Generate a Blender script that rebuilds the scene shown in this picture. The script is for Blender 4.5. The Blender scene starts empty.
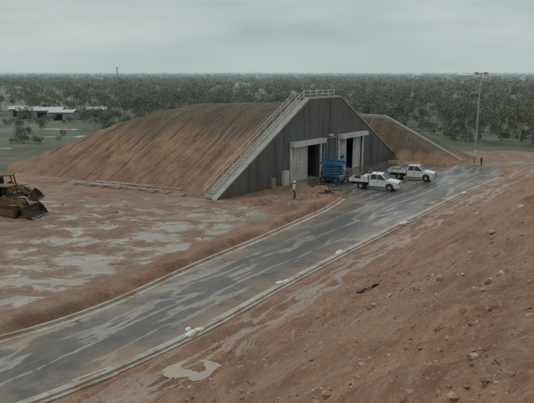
import bpy, bmesh, math, random
import numpy as np
from mathutils import Vector, Matrix, Euler
random.seed(7); rng=np.random.default_rng(7)
C=bpy.context.scene.collection

# ------------------------------------------------------------------ helpers
def link(o,parent=None):
    C.objects.link(o)
    if parent is not None: o.parent=parent
    return o
def empty(name,M=None):
    e=bpy.data.objects.new(name,None); C.objects.link(e); e.empty_display_size=.2
    if M is not None: e.matrix_world=M
    return e
def mesh_obj(name,verts,faces,mats=None,parent=None,smooth=False,loc=None,rot=None,fm=None):
    me=bpy.data.meshes.new(name); me.from_pydata([tuple(v) for v in verts],[],faces)
    if mats is not None:
        for m in (mats if isinstance(mats,(list,tuple)) else [mats]): me.materials.append(m)
    if fm is not None: me.polygons.foreach_set('material_index',fm)
    if smooth: me.polygons.foreach_set('use_smooth',[True]*len(me.polygons))
    me.update(); o=bpy.data.objects.new(name,me); link(o,parent)
    if loc is not None: o.location=loc
    if rot is not None: o.rotation_euler=rot
    return o
def bm_obj(name,bm,mats,parent=None,smooth=False,loc=None,rot=None):
    me=bpy.data.meshes.new(name); bmesh.ops.recalc_face_normals(bm,faces=bm.faces); bm.to_mesh(me); bm.free()
    for m in (mats if isinstance(mats,(list,tuple)) else [mats]): me.materials.append(m)
    if smooth: me.polygons.foreach_set('use_smooth',[True]*len(me.polygons))
    o=bpy.data.objects.new(name,me); link(o,parent)
    if loc is not None: o.location=loc
    if rot is not None: o.rotation_euler=rot
    return o
def box(name,lo,hi,mat,parent=None,bev=0.0,loc=None,rot=None):
    bm=bmesh.new(); bmesh.ops.create_cube(bm,size=1)
    for v in bm.verts:
        for i in range(3): v.co[i]=(lo[i]+hi[i])/2+v.co[i]*(hi[i]-lo[i])
    if bev: bmesh.ops.bevel(bm,geom=bm.edges[:],offset=bev,segments=2,affect='EDGES')
    return bm_obj(name,bm,mat,parent,loc=loc,rot=rot)
def prism(name,pts,a,b,mat,parent=None,axis='Y',bev=0.0,loc=None,rot=None):
    """extrude a 2-D outline between a and b along axis"""
    def P(u,v,t):
        return (u,t,v) if axis=='Y' else ((u,v,t) if axis=='Z' else (t,u,v))
    bm=bmesh.new()
    A=[bm.verts.new(P(u,v,a)) for u,v in pts]; B=[bm.verts.new(P(u,v,b)) for u,v in pts]
    bm.faces.new(A); bm.faces.new(B[::-1]); n=len(pts)
    for i in range(n): bm.faces.new((A[i],B[i],B[(i+1)%n],A[(i+1)%n]))
    bmesh.ops.recalc_face_normals(bm,faces=bm.faces)
    if bev: bmesh.ops.bevel(bm,geom=bm.edges[:],offset=bev,segments=2,affect='EDGES')
    return bm_obj(name,bm,mat,parent,loc=loc,rot=rot)
def add_tube(V,F,a,b,r0,r1=None,n=8):
    r1=r0 if r1 is None else r1
    a=Vector(a);b=Vector(b);d=(b-a).normalized()
    up=Vector((0,0,1)) if abs(d.z)<.9 else Vector((1,0,0))
    x=d.cross(up).normalized(); y=d.cross(x); k=len(V)
    for p,r in ((a,r0),(b,r1)):
        for i in range(n):
            t=2*math.pi*i/n; V.append(p+x*(r*math.cos(t))+y*(r*math.sin(t)))
    for i in range(n): F.append((k+i,k+(i+1)%n,k+n+(i+1)%n,k+n+i))
    F.append(tuple(range(k+n-1,k-1,-1))); F.append(tuple(range(k+n,k+2*n)))
def tubes(name,segs,r,mat,parent=None,n=8):
    V=[];F=[]
    for s in segs: add_tube(V,F,s[0],s[1],s[2] if len(s)>2 else r,s[3] if len(s)>3 else None,n)
    return mesh_obj(name,V,F,mat,parent)

# ------------------------------------------------------------------ numpy noise
def _h(i,j,s): 
    v=np.sin(i*127.1+j*311.7+s*74.7)*43758.5453; return v-np.floor(v)
def vn(x,y,s=0):
    x=np.asarray(x,float);y=np.asarray(y,float)
    i=np.floor(x);j=np.floor(y);fx=x-i;fy=y-j;fx=fx*fx*(3-2*fx);fy=fy*fy*(3-2*fy)
    return (_h(i,j,s)*(1-fx)+_h(i+1,j,s)*fx)*(1-fy)+(_h(i,j+1,s)*(1-fx)+_h(i+1,j+1,s)*fx)*fy-.5
def fbm(x,y,s=0,o=4,rot=True):
    r=0;a=1
    for k in range(o):
        if rot: x,y=x*.8-y*.6,x*.6+y*.8
        r=r+a*vn(x*2**k+k*17.3,y*2**k-k*9.1,s+k);a*=.5
    return r
def sst(a,b,x):
    t=np.clip((x-a)/(b-a),0,1);return t*t*(3-2*t)

# ------------------------------------------------------------------ materials
class NT:
    def __init__(s,name):
        s.m=bpy.data.materials.new(name); s.m.use_nodes=True; s.n=s.m.node_tree.nodes; s.l=s.m.node_tree.links
        s.b=s.n['Principled BSDF']; s.out=s.n['Material Output']
    def N(s,t,**k):
        n=s.n.new(t)
        for a,v in k.items(): setattr(n,a,v)
        return n
    def set(s,sock,v):
        if isinstance(v,bpy.types.NodeSocket): s.l.new(v,sock)
        else:
            if isinstance(v,(tuple,list)) and len(v)==3 and sock.type=='RGBA': v=(*v,1)
            sock.default_value=v
    def pos(s,obj=False,scale=(1,1,1),rot=0):
        if obj: o=s.N('ShaderNodeTexCoord').outputs['Object']
        else: o=s.N('ShaderNodeNewGeometry').outputs['Position']
        m=s.N('ShaderNodeMapping'); s.l.new(o,m.inputs['Vector'])
        m.inputs['Rotation'].default_value=(0,0,rot)
        m2=s.N('ShaderNodeMapping'); s.l.new(m.outputs[0],m2.inputs['Vector']); m2.inputs['Scale'].default_value=scale
        return m2.outputs[0]
    def noise(s,vec,scale,det=4,rough=.55,dist=0):
        n=s.N('ShaderNodeTexNoise'); s.l.new(vec,n.inputs['Vector']); n.inputs['Scale'].default_value=scale
        n.inputs['Detail'].default_value=det; n.inputs['Roughness'].default_value=rough; n.inputs['Distortion'].default_value=dist
        return n.outputs['Fac']
    def warp(s,vec,scale,amt,det=3):
        n=s.N('ShaderNodeTexNoise'); s.l.new(s.pos(),n.inputs['Vector']); n.inputs['Scale'].default_value=scale; n.inputs['Detail'].default_value=det
        a=s.N('ShaderNodeVectorMath',operation='SUBTRACT'); s.l.new(n.outputs['Color'],a.inputs[0]); a.inputs[1].default_value=(.5,.5,.5)
        b=s.N('ShaderNodeVectorMath',operation='SCALE'); s.l.new(a.outputs[0],b.inputs[0]); b.inputs['Scale'].default_value=amt
        c=s.N('ShaderNodeVectorMath',operation='ADD'); s.l.new(vec,c.inputs[0]); s.l.new(b.outputs[0],c.inputs[1]); return c.outputs[0]
    def ramp(s,v,a,b):
        n=s.N('ShaderNodeMapRange'); n.interpolation_type='SMOOTHSTEP'; s.l.new(v,n.inputs[0]); n.inputs[1].default_value=a; n.inputs[2].default_value=b
        return n.outputs[0]
    def mix(s,f,a,b):
        n=s.N('ShaderNodeMix',data_type='RGBA'); s.set(n.inputs[0],f); s.set(n.inputs[6],a); s.set(n.inputs[7],b); return n.outputs[2]
    def math(s,op,a,b=0.0,clamp=False):
        n=s.N('ShaderNodeMath',operation=op,use_clamp=clamp); s.set(n.inputs[0],a); s.set(n.inputs[1],b); return n.outputs[0]
    def mul(s,a,b): return s.math('MULTIPLY',a,b)
    def attr(s,name): return s.N('ShaderNodeAttribute',attribute_name=name).outputs['Fac']
    def bump(s,h,strength=.5,dist=.05):
        n=s.N('ShaderNodeBump'); s.l.new(h,n.inputs['Height']); s.set(n.inputs['Strength'],strength); n.inputs['Distance'].default_value=dist
        s.l.new(n.outputs[0],s.b.inputs['Normal'])
    def haze(s,col,dist=900,hc=(.60,.66,.66)):  # mist painted into the base colour, stronger with distance from the world origin
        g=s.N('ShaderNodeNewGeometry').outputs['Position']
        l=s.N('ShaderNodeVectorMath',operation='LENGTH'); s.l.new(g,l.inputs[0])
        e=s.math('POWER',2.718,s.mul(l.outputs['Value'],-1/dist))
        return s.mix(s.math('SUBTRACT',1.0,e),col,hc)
    def fin(s,col=None,rough=None,metal=None,spec=None):
        if col is not None: s.set(s.b.inputs['Base Color'],col)
        if rough is not None: s.set(s.b.inputs['Roughness'],rough)
        if metal is not None: s.set(s.b.inputs['Metallic'],metal)
        if spec is not None: s.set(s.b.inputs['Specular IOR Level'],spec)
        return s.m
def simple(name,col,rough=.6,metal=0,var=.25,scale=3,dirt=None,obj=True):
    t=NT(name); p=t.pos(obj=obj); n=t.noise(p,scale,5)
    c=t.mix(n,tuple(x*(1-var) for x in col),tuple(min(1,x*(1+var)) for x in col))
    if dirt: c=t.mix(t.ramp(t.noise(p,scale*.7,6,.7),.45,.7),c,dirt)
    return t.fin(c,rough,metal)
M_white=simple('white_vehicle_paint',(.80,.81,.81),.3,var=.05,dirt=(.68,.64,.60))
M_glass=simple('dark_glass',(.02,.025,.03),.08,var=.1)
M_rubber=simple('tyre_rubber',(.025,.024,.023),.8,dirt=(.09,.06,.045))
M_steel=simple('galvanised_steel',(.42,.43,.43),.45,.6,var=.15)
M_railw=simple('white_painted_rail',(.7,.7,.67),.5,var=.1,dirt=(.45,.38,.32))
M_pipe=simple('dull_pipe',(.42,.38,.34),.6,var=.2,dirt=(.3,.2,.14))
M_dark=simple('dark_plastic',(.03,.03,.032),.6)
M_black=simple('black_plastic_sheet',(.012,.012,.013),.35)
M_red=simple('red_lens',(.4,.02,.02),.2)
M_orange=simple('amber_lens',(.6,.22,.03),.2)
M_head=simple('headlamp_glass',(.6,.62,.65),.1)
M_blue=simple('blue_machine_paint',(.03,.20,.38),.4,var=.2,dirt=(.07,.16,.22))
M_yellow=simple('dirty_yellow_paint',(.20,.12,.035),.7,var=.4,scale=2,dirt=(.06,.04,.028))
M_mudsteel=simple('muddy_steel',(.05,.036,.028),.7,var=.5,dirt=(.13,.08,.055))
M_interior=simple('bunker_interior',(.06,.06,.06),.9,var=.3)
M_sand=simple('white_sandbag_cloth',(.68,.67,.64),.9,var=.12,scale=8)
M_wood=simple('timber',(.42,.33,.22),.8,scale=6)
M_skin=simple('skin',(.36,.2,.13),.6,var=.08)
M_shirt=simple('pale_work_shirt',(.55,.58,.56),.9,var=.1)
M_trou=simple('navy_trousers',(.035,.05,.09),.9,var=.2)
M_boot=simple('brown_boots',(.06,.04,.03),.8)
M_hat=simple('white_hard_hat',(.75,.75,.72),.35,var=.03)
M_hivis=simple('hi_vis_orange',(.45,.16,.05),.8,var=.1)

def concrete(name,base,dark,stain=.5,damp=False):
    t=NT(name); p=t.pos(obj=True)
    n=t.noise(p,1.0,7,.65); c=t.mix(n,dark,base)
    st=t.noise(t.pos(obj=True,scale=(2.2,.14,1)),1.0,6,.65)
    c=t.mix(t.mul(t.ramp(st,.46,.70),stain),c,tuple(x*.45 for x in dark))
    c=t.mix(t.mul(t.ramp(st,.45,.30),.25),c,tuple(min(1,x*1.3) for x in base))
    if damp:
        s_=t.N('ShaderNodeSeparateXYZ'); t.l.new(p,s_.inputs[0])
        f=t.ramp(t.math('ADD',s_.outputs[1],t.mul(n,-.9)),.35,-.35)
        c=t.mix(t.mul(f,.7),c,(.16,.10,.07))
    t.bump(t.noise(p,18,4),.3,.02)
    return t.fin(c,.75)
M_wall=concrete('headwall_concrete',(.17,.176,.165),(.10,.105,.10),.6,True)
M_conc=concrete('pale_concrete',(.46,.45,.42),(.30,.285,.26),.35)
M_door=simple('door_pale_steel',(.66,.68,.66),.5,var=.08,scale=1.5,dirt=(.48,.45,.40))

# soil terrain ------------------------------------------------------
def soil_material():
    t=NT('ground_soil'); P=t.pos()
    veg=t.attr('veg'); slope=t.attr('slope'); wet=t.attr('wet'); rut=t.attr('rut')
    big=t.noise(P,.11,6,.65); mid=t.noise(P,.7,8,.70); fine=t.noise(P,5,6,.72); grit=t.noise(P,28,3,.7)
    c=t.mix(t.ramp(mid,.32,.68),(.225,.095,.048),(.46,.24,.135))
    c=t.mix(t.mul(t.ramp(big,.47,.60),.6),c,(.40,.25,.165))
    c=t.mix(t.mul(t.ramp(big,.50,.38),.5),c,(.28,.115,.055))
    c=t.mix(t.mul(t.ramp(fine,.45,.70),.5),c,(.56,.355,.225))
    c=t.mix(t.mul(t.ramp(t.noise(P,.28,7,.72),.51,.62),.5),c,(.19,.085,.045))
    for sc,lo,amt in ((8,.80,.7),(22,.70,.65)):
        vor=t.N('ShaderNodeTexVoronoi'); t.l.new(P,vor.inputs['Vector']); vor.inputs['Scale'].default_value=sc
        sp=t.N('ShaderNodeSeparateColor'); t.l.new(vor.outputs['Color'],sp.inputs[0])
        stone=t.mul(t.mul(t.ramp(sp.outputs[0],lo,lo+.06),t.ramp(vor.outputs['Distance'],.42,.3)),t.ramp(mid,.36,.55))
        c=t.mix(t.mul(stone,amt),c,t.mix(sp.outputs[1],(.20,.12,.08),(.62,.52,.42)))
        if sc==8: st8=stone
    c=t.mix(t.mul(t.ramp(grit,.5,.3),.45),c,(.12,.06,.035))
    r=t.noise(t.warp(t.pos(rot=-math.atan2(.8,.6),scale=(.10,.6,1)),.4,.5,6),1.0,4,.55)
    rill=t.mul(t.mul(t.ramp(t.math('ABSOLUTE',t.math('SUBTRACT',r,.5)),.055,.012),t.attr('toe')),t.ramp(fine,.30,.5))
    c=t.mix(t.mul(rill,.85),c,(.54,.43,.35))
    c=t.mix(t.mul(rut,.6),c,(.17,.10,.068))
    # puddles
    pn=t.noise(t.pos(scale=(.75,1.35,1)),.42,9,.70,.5)
    q=t.math('ADD',t.math('ADD',pn,t.mul(wet,.2)),t.mul(rut,.05))
    pud=t.mul(t.ramp(q,.69,.715),t.ramp(wet,.1,.4))
    silt=t.mul(t.ramp(q,.62,.68),t.ramp(wet,.05,.4))
    damp=t.mul(t.ramp(q,.50,.60),t.ramp(wet,.02,.4))
    c=t.mix(t.mul(damp,.5),c,(.23,.13,.082))
    c=t.mix(t.mul(silt,.6),c,(.42,.31,.235))
    c=t.mix(pud,c,(.34,.28,.235))
    g=t.mix(t.ramp(t.noise(P,.06,6,.6),.35,.65),(.055,.068,.03),(.12,.135,.065))
    g=t.mix(t.mul(t.ramp(t.noise(P,.03,5,.65),.54,.66),.6),g,(.23,.205,.13))
    g=t.mix(t.mul(t.ramp(t.noise(P,1.3,5,.7),.5,.7),.5),g,(.04,.052,.025))
    wn=t.ramp(t.noise(t.pos(scale=(.5,1.6,1)),.07,5,.5),.645,.655)
    wn=t.mul(wn,t.attr('wetgrass'))
    g=t.mix(wn,g,(.32,.33,.31))
    c=t.mix(veg,c,g)
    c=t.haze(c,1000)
    pm=t.math('MAXIMUM',pud,wn)
    rough=t.mix(t.mul(rill,.7),(.85,)*3,(.2,)*3)
    rough=t.mix(t.mul(damp,.8),rough,(.45,)*3)
    rough=t.mix(pm,rough,(.09,)*3)
    h=t.math('ADD',t.mul(fine,.9),t.math('ADD',t.mul(grit,.4),t.mul(st8,.5)))
    h=t.math('ADD',h,t.mul(mid,1.7))
    t.bump(h,t.mul(t.math('SUBTRACT',1.0,pm),.9),.14)
    return t.fin(c,rough)
M_soil=soil_material()

def mound_material():
    t=NT('mound_earth'); P=t.pos(obj=True)
    mid=t.noise(P,.5,7,.7); fine=t.noise(P,4,6,.72); big=t.noise(P,.16,5,.6)
    st=t.noise(t.pos(obj=True,scale=(.10,.10,2.4)),1.0,6,.7,.3)
    st3=t.noise(t.pos(obj=True,scale=(.05,.05,.75)),1.0,5,.6,.4)
    c=t.mix(t.ramp(mid,.3,.7),(.30,.155,.085),(.47,.285,.175))
    up=t.attr('upper')
    dk=t.mix(fine,(.085,.078,.062),(.175,.155,.125))
    f=t.ramp(t.math('ADD',up,t.math('ADD',t.mul(t.math('SUBTRACT',mid,.5),.5),t.mul(t.math('SUBTRACT',st3,.5),1.0))),.42,.66)
    c=t.mix(t.mul(f,.88),c,dk)
    c=t.mix(t.mul(t.ramp(st,.50,.64),.6),c,(.115,.07,.045))
    c=t.mix(t.mul(t.ramp(st3,.52,.62),.35),c,(.16,.10,.065))
    c=t.mix(t.mul(t.ramp(st,.45,.33),.45),c,(.52,.37,.25))
    c=t.mix(t.mul(t.ramp(fine,.5,.72),.45),c,(.50,.37,.26))
    c=t.mix(t.mul(t.ramp(fine,.45,.3),.35),c,(.11,.065,.04))
    c=t.mix(t.mul(t.ramp(big,.5,.62),.35),c,(.19,.13,.09))
    t.bump(t.math('ADD',t.mul(fine,1.2),t.math('ADD',t.mul(st,2.5),t.mul(mid,1.5))),.9,.2)
    return t.fin(c,.9)
M_mound=mound_material()

def road_material():
    t=NT('wet_road'); P=t.pos(); R=-math.atan2(.8,.6)
    n=t.noise(P,.5,8,.7); g=t.noise(P,30,3,.7); m2=t.noise(P,3,6,.75)
    W1=t.warp(t.pos(rot=R,scale=(.055,.42,1)),.25,.5,6)
    W2=t.warp(t.pos(rot=R,scale=(.09,.9,1)),.5,.45,7)
    st=t.noise(W1,1.0,4,.55); st2=t.noise(W2,1.0,8,.66)
    c=t.mix(n,(.058,.056,.053),(.12,.115,.107))
    c=t.mix(t.mul(t.ramp(m2,.4,.65),.35),c,(.15,.14,.125))
    c=t.mix(t.mul(t.ramp(g,.4,.7),.35),c,(.16,.15,.135))
    silt=t.ramp(st2,.50,.68); c=t.mix(t.mul(silt,.5),c,(.23,.18,.145))
    band=t.mul(t.mul(t.ramp(t.math('ABSOLUTE',t.math('SUBTRACT',st,.5)),.04,.008),t.ramp(n,.33,.47)),t.ramp(m2,.30,.48))
    c=t.mix(t.mul(band,.75),c,(.38,.345,.31))
    e=t.attr('edge'); c=t.mix(t.mul(t.mul(e,t.ramp(n,.35,.55)),.75),c,(.34,.225,.15))
    w=t.ramp(t.noise(t.pos(rot=R,scale=(.4,1,1)),.3,6,.6),.38,.58)
    rough=t.mix(w,(.5,)*3,(.14,)*3); rough=t.mix(t.mul(silt,.7),rough,(.42,)*3); rough=t.mix(t.mul(band,.9),rough,(.08,)*3)
    t.bump(t.math('ADD',g,t.mul(m2,2)),.35,.012)
    return t.fin(c,rough)
M_road=road_material()

# ------------------------------------------------------------------ road layout
LK=[(-40,9),(-30,14),(-22,18),(-16,21.4),(-12.1,24),(-10,25.8),(-7.8,28.6),(-6.2,31.4),(-4.3,34.6),(-0.5,40.1),(2.7,45.2),(5.6,49.8),(7.4,54.0)]
RK=[(-36,3),(-27,8),(-19,12.6),(-13,16.4),(-8.9,19.2),(-7.5,20.5),(-5.8,22.4),(-3.6,25.0),(-1.9,27.4),(0.2,30.6),(4.2,36.2),(10.9,45.2),(19.5,56.6),(26.9,65.4)]
APR=[(6.2,58.5),(3.6,61.5),(5.4,65.6),(14.6,76.6),(19,79.5),(26,78),(30.5,73.5),(29,68.5)]
POLY=LK+APR+RK[::-1]
RUTS=[[(-18,46.5),(-12,44.5),(-6,45.0),(-1,49),(3.5,55.5)],[(-40,40),(-28,41),(-20,43.5),(-10,48.5),(-3,51.5)],[(-19,50),(-14,46),(-13,40),(-16,34),(-24,29)]]
def seg_d(x,y,a,b):
    ax,ay=a;bx,by=b;dx=bx-ax;dy=by-ay
    t=np.clip(((x-ax)*dx+(y-ay)*dy)/(dx*dx+dy*dy),0,1)
    return np.hypot(x-ax-t*dx,y-ay-t*dy)
def poly_d(x,y,P):
    x=np.asarray(x,float);y=np.asarray(y,float)
    d=np.full(x.shape,1e9);ins=np.zeros(x.shape,bool)
    for i in range(len(P)):
        a=P[i];b=P[(i+1)%len(P)];d=np.minimum(d,seg_d(x,y,a,b))
        cond=((a[1]>y)!=(b[1]>y))
        xi=(b[0]-a[0])*(y-a[1])/((b[1]-a[1]) if b[1]!=a[1] else 1e-9)+a[0]
        ins^=cond&(x<xi)
    return np.where(ins,-d,d)
def smooth_line(L,it=3):
    R=[np.array(q,float) for q in L]
    for _ in range(it):
        N_=[R[0]]
        for a,b in zip(R,R[1:]): N_+=[a*.75+b*.25,a*.25+b*.75]
        R=N_+[R[-1]]
    return R
RUTS=[smooth_line(r,2) for r in RUTS]
def rutmask(x,y):
    m=np.zeros(np.shape(x))
    wob=vn(x*.25,y*.25,90)*.5
    for r in RUTS:
        d=np.full(np.shape(x),1e9)
        for a,b in zip(r,r[1:]): d=np.minimum(d,seg_d(x,y,a,b))
        m=np.maximum(m,np.exp(-((d+wob-.95)/.28)**2))
    return m*(.5+sst(-.3,.2,vn(x*.4,y*.4,91)))*.7
def PW(x,y):
    dx=x-.2;dy=y-30.8
    return dx*.6+dy*.8, dx*.8-dy*.6
PUD=(-3.0,21.3)
def H(x,y,full=False):
    x=np.asarray(x,float);y=np.asarray(y,float)
    p,w=PW(x,y); d=poly_d(x,y,POLY)
    fade=1-sst(42,62,p+fbm(x*.1,y*.1,3)*4)
    soft=np.logaddexp(0,(w-3.6)*1.6)/1.6
    hill=(.06*np.clip(w-1,0,40)+.62*soft)*fade
    hill=np.where(w>24,(.06*23+.62*20.4)*fade+(w-24)*.1*fade,hill)
    sm=sst(2.5,6,w)*fade
    gul=fbm(p*.5+fbm(p*.2,w*.2,8)*1.2,w*.16,11,4,False)*.34+fbm(p*1.3,w*1.3,21,5)*.30+fbm(p*.25,w*.25,27,3)*.40
    lump=np.maximum(fbm(p*.9,w*.9,31,3)-.22,0)*.5
    hill=hill+sm*(gul+lump)
    left=sst(.15,1.2,d)*(w<-2)
    bank=left*(.30*(1-sst(1.2,4.0,d))+.10)*sst(62,50,y)*(1+fbm(x*.35,y*.35,5)*.9)
    ru=rutmask(x,y) if full else 0
    pad=sst(.3,2.0,d)*(fbm(x*.22,y*.22,41,4)*.16+fbm(x*.9,y*.9,45,4)*.12-.09*ru)*(1-sm)
    far=sst(90,260,np.hypot(x,y))
    z=hill+bank+pad*(1-far)+far*fbm(x*.01,y*.01,2,3)*1.0
    basin=1-sst(1.0,2.4,np.hypot((x-PUD[0])*.75,(y-PUD[1])*1.0))
    z=z*(1-basin)+(.045+fbm(x*1.4,y*1.4,77,4)*.10)*basin
    z=np.where(d<.55,-.05,z*sst(.5,1.0,d)-.05*(1-sst(.5,1.0,d)))
    if full: return z,p,w,d,sm,ru
    return z
def Hs(x,y): return float(H(np.array([x]),np.array([y]))[0])

def axis(lo,hi,segs):
    a=[]
    for s,e,st in segs: a+=list(np.arange(s,e,st))
    a.append(segs[-1][1]); st=segs[-1][2]; v=a[-1]
    while v<hi: st*=1.22; v+=st; a.append(min(v,hi+1))
    v=a[0]; st=segs[0][2]; b=[]
    while v>lo: st*=1.22; v-=st; b.append(v)
    return np.array(b[::-1]+a)
xs=axis(-7000,7000,[(-46,-30,.4),(-30,26,.2),(26,48,.45)])
ys=axis(-200,9000,[(1,60,.19),(60,96,.4)])
X,Y=np.meshgrid(xs,ys); Z,p,w,d,sm,ru=H(X,Y,True)
nx,ny=len(xs),len(ys)
V=np.stack([X.ravel(),Y.ravel(),Z.ravel()],1)
ii=(np.arange(ny-1)[:,None]*nx+np.arange(nx-1)[None,:]).ravel()
F=np.stack([ii,ii+1,ii+nx+1,ii+nx],1)
me=bpy.data.meshes.new('ground'); me.vertices.add(len(V)); me.vertices.foreach_set('co',V.ravel())
me.loops.add(F.size); me.loops.foreach_set('vertex_index',F.ravel()); me.polygons.add(len(F))
me.polygons.foreach_set('loop_start',np.arange(len(F))*4); me.polygons.foreach_set('use_smooth',np.ones(len(F),bool))
me.update(calc_edges=True); me.validate()
nz=fbm(X*.05,Y*.05,51,4)
veg=np.maximum(sst(0,4,(Y-(82+X*.06))+nz*10+ (X<-30)*2), sst(0,6,-(X+35)-(64-Y)*.9+nz*10)*(Y>60))
veg=np.maximum(veg,sst(0,8,X-60-nz*10))
veg=np.maximum(veg,sst(0,6,-X-58+nz*8))
wet=(1-sm)*(1-veg)*sst(1.6,3.5,d)*np.where(w<-5,1,0)*sst(62,50,Y+ (X+10)*.25+nz*6)
wet=wet*(.60+.40*sst(-25,-8,w+ (Y-48)*.2+nz*8)*1)
wet=np.maximum(wet,.9*np.exp(-(((X-34)/5)**2+((Y-76)/4)**2))*(d>.8)*(1-sm))
toe=(np.exp(-((w-2.8)/1.9)**2)+.10*sm)*(1-veg)
for n,a in (('veg',veg),('slope',sm),('wet',np.clip(wet,0,1)),('toe',np.clip(toe,0,1)),('wetgrass',veg*(np.hypot(X,Y)<190)),('rut',np.clip(ru*(1-sm)*(d>1),0,1))):
    at=me.attributes.new(n,'FLOAT','POINT'); at.data.foreach_set('value',np.ascontiguousarray(a.ravel(),dtype=np.float32))
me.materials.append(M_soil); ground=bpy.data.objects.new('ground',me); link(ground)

def road_sheet():
    bm=bmesh.new(); vs=[bm.verts.new((x,y,0)) for x,y in POLY]; f=bm.faces.new(vs)
    bmesh.ops.triangulate(bm,faces=bm.faces[:])
    for k in range(40):
        bmesh.ops.bisect_plane(bm,geom=bm.verts[:]+bm.edges[:]+bm.faces[:],plane_co=(-38+k*2,0,0),plane_no=(1,0,0))
        bmesh.ops.bisect_plane(bm,geom=bm.verts[:]+bm.edges[:]+bm.faces[:],plane_co=(0,3+k*2.1,0),plane_no=(0,1,0))
    bmesh.ops.recalc_face_normals(bm,faces=bm.faces)
    o=bm_obj('road',bm,M_road); m=o.data
    if sum(f.normal.z for f in m.polygons)<0: m.flip_normals()
    co=np.array([v.co[:] for v in m.vertices]); dd=-poly_d(co[:,0],co[:,1],POLY)
    at=m.attributes.new('edge','FLOAT','POINT'); at.data.foreach_set('value',(1-sst(0,2.2,dd)).astype(np.float32))
road_sheet()
def sweep(name,line,prof,mat,z=0):
    V=[];F=[];n=len(prof);L=[Vector((*q,0)) for q in line]
    R=[]
    for a,b in zip(L,L[1:]):
        k=max(1,int((b-a).length/1.0)); R+=[a.lerp(b,i/k) for i in range(k)]
    R.append(L[-1])
    for _ in range(3): R=[R[0]]+[(R[i-1]+R[i]*2+R[i+1])/4 for i in range(1,len(R)-1)]+[R[-1]]
    for i,q in enumerate(R):
        t=(R[min(i+1,len(R)-1)]-R[max(i-1,0)]).normalized(); r=Vector((t.y,-t.x,0))
        j=random.uniform(-.015,.015)
        for o,h in prof: V.append((q.x+r.x*(o+j),q.y+r.y*(o+j),z+h+j*.5))
    for i in range(len(R)-1):
        for k in range(n): F.append((i*n+k,i*n+(k+1)%n,(i+1)*n+(k+1)%n,(i+1)*n+k))
    F.append(tuple(range(n))); F.append(tuple(range((len(R)-1)*n,len(R)*n))[::-1])
    bm=bmesh.new(); me=bpy.data.meshes.new(name); me.from_pydata(V,[],F); me.materials.append(mat)
    bm.from_mesh(me); bmesh.ops.recalc_face_normals(bm,faces=bm.faces); bm.to_mesh(me); bm.free()
    o=bpy.data.objects.new(name,me); return link(o)
def kerb_mat():
    t=NT('kerb_concrete'); P=t.pos(); n=t.noise(P,1.3,7,.72)
    c=t.mix(n,(.30,.27,.235),(.56,.525,.475)); c=t.mix(t.mul(t.ramp(t.noise(P,.6,8,.72),.47,.60),.7),c,(.30,.18,.11))
    return t.fin(c,.55)
M_kerb=kerb_mat()
sweep('kerb',LK,[(-.30,-.1),(-.30,.16),(-.14,.16),(-.10,.03),(.22,.012),(.22,-.1)],M_kerb)
sweep('kerb',RK,[(-.05,-.1),(-.05,.01),(.14,.012),(.2,.10),(.42,.10),(.44,.02),(.62,.0),(.62,-.1)],M_kerb)
dr=empty('drain_grate',Matrix.Translation((-6.9,20.9,0))@Matrix.Rotation(math.radians(42),4,'Z'))
box('pit_surround',(-.85,-.45,-.1),(.85,.4,.03),M_kerb,dr,.02)
tubes('grate_bars',[((-.62+i*.1,-.27,.04),(-.62+i*.1,.2,.04)) for i in range(13)]+[((-.66,-.27,.04),(.62,-.27,.04)),((-.66,.2,.04),(.62,.2,.04))],.02,M_steel,dr,6)
box('pit_dark',(-.66,-.27,.031),(.62,.2,.034),M_dark,dr)
def disc(name,c,rx,ry,z,mat,seed,ang=0):
    V=[];n=64
    for i in range(n):
        t=2*math.pi*i/n; r=1+.3*float(fbm(math.cos(t)*1.2+5,math.sin(t)*1.2+seed,seed,4))
        a=rx*r*math.cos(t); b=ry*r*math.sin(t)
        V.append((c[0]+a*math.cos(ang)-b*math.sin(ang),c[1]+a*math.sin(ang)+b*math.cos(ang),z))
    return mesh_obj(name,V,[tuple(range(n))],mat)
tm=NT('muddy_water'); tm.bump(tm.noise(tm.pos(),3,2),.05,.01)
M_pud=tm.fin(tm.mix(tm.noise(tm.pos(),.8,3),(.38,.30,.24),(.46,.38,.315)),.06)
disc('puddle',PUD,1.15,.8,.055,M_pud,3,.1)

# ------------------------------------------------------------------ bunker
E=Vector((.644,.765,0)).normalized(); NR=Vector((E.y,-E.x,0)); UPV=Vector((0,0,1))
MB=Matrix(((E.x,0,NR.x,-4.7),(E.y,0,NR.y,53.7),(0,1,0,0),(0,0,0,1)))
bunker=empty('earth_covered_bunker',MB)
def smin(a,b,k=1.2):
    h=np.clip(.5+.5*(b-a)/k,0,1); return b*(1-h)+a*h-k*h*(1-h)
def mound_mesh(name,parent,S,A,hf,mat,topz):
    SS,AA=np.meshgrid(S,A); Hh=hf(SS,AA); n=len(S)
    V=np.stack([SS.ravel(),Hh.ravel(),-AA.ravel()],1)
    F=[]
    hv=Hh.ravel()
    for j in range(len(A)-1):
        for i in range(n-1):
            k=j*n+i
            if max(hv[k],hv[k+1],hv[k+n],hv[k+n+1])>-.35: F.append((k,k+1,k+n+1,k+n))
    o=mesh_obj(name,V,F,mat,parent,smooth=True)
    at=o.data.attributes.new('upper','FLOAT','POINT'); at.data.foreach_set('value',np.clip(hv/topz,0,1).astype(np.float32))
    return o
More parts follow.
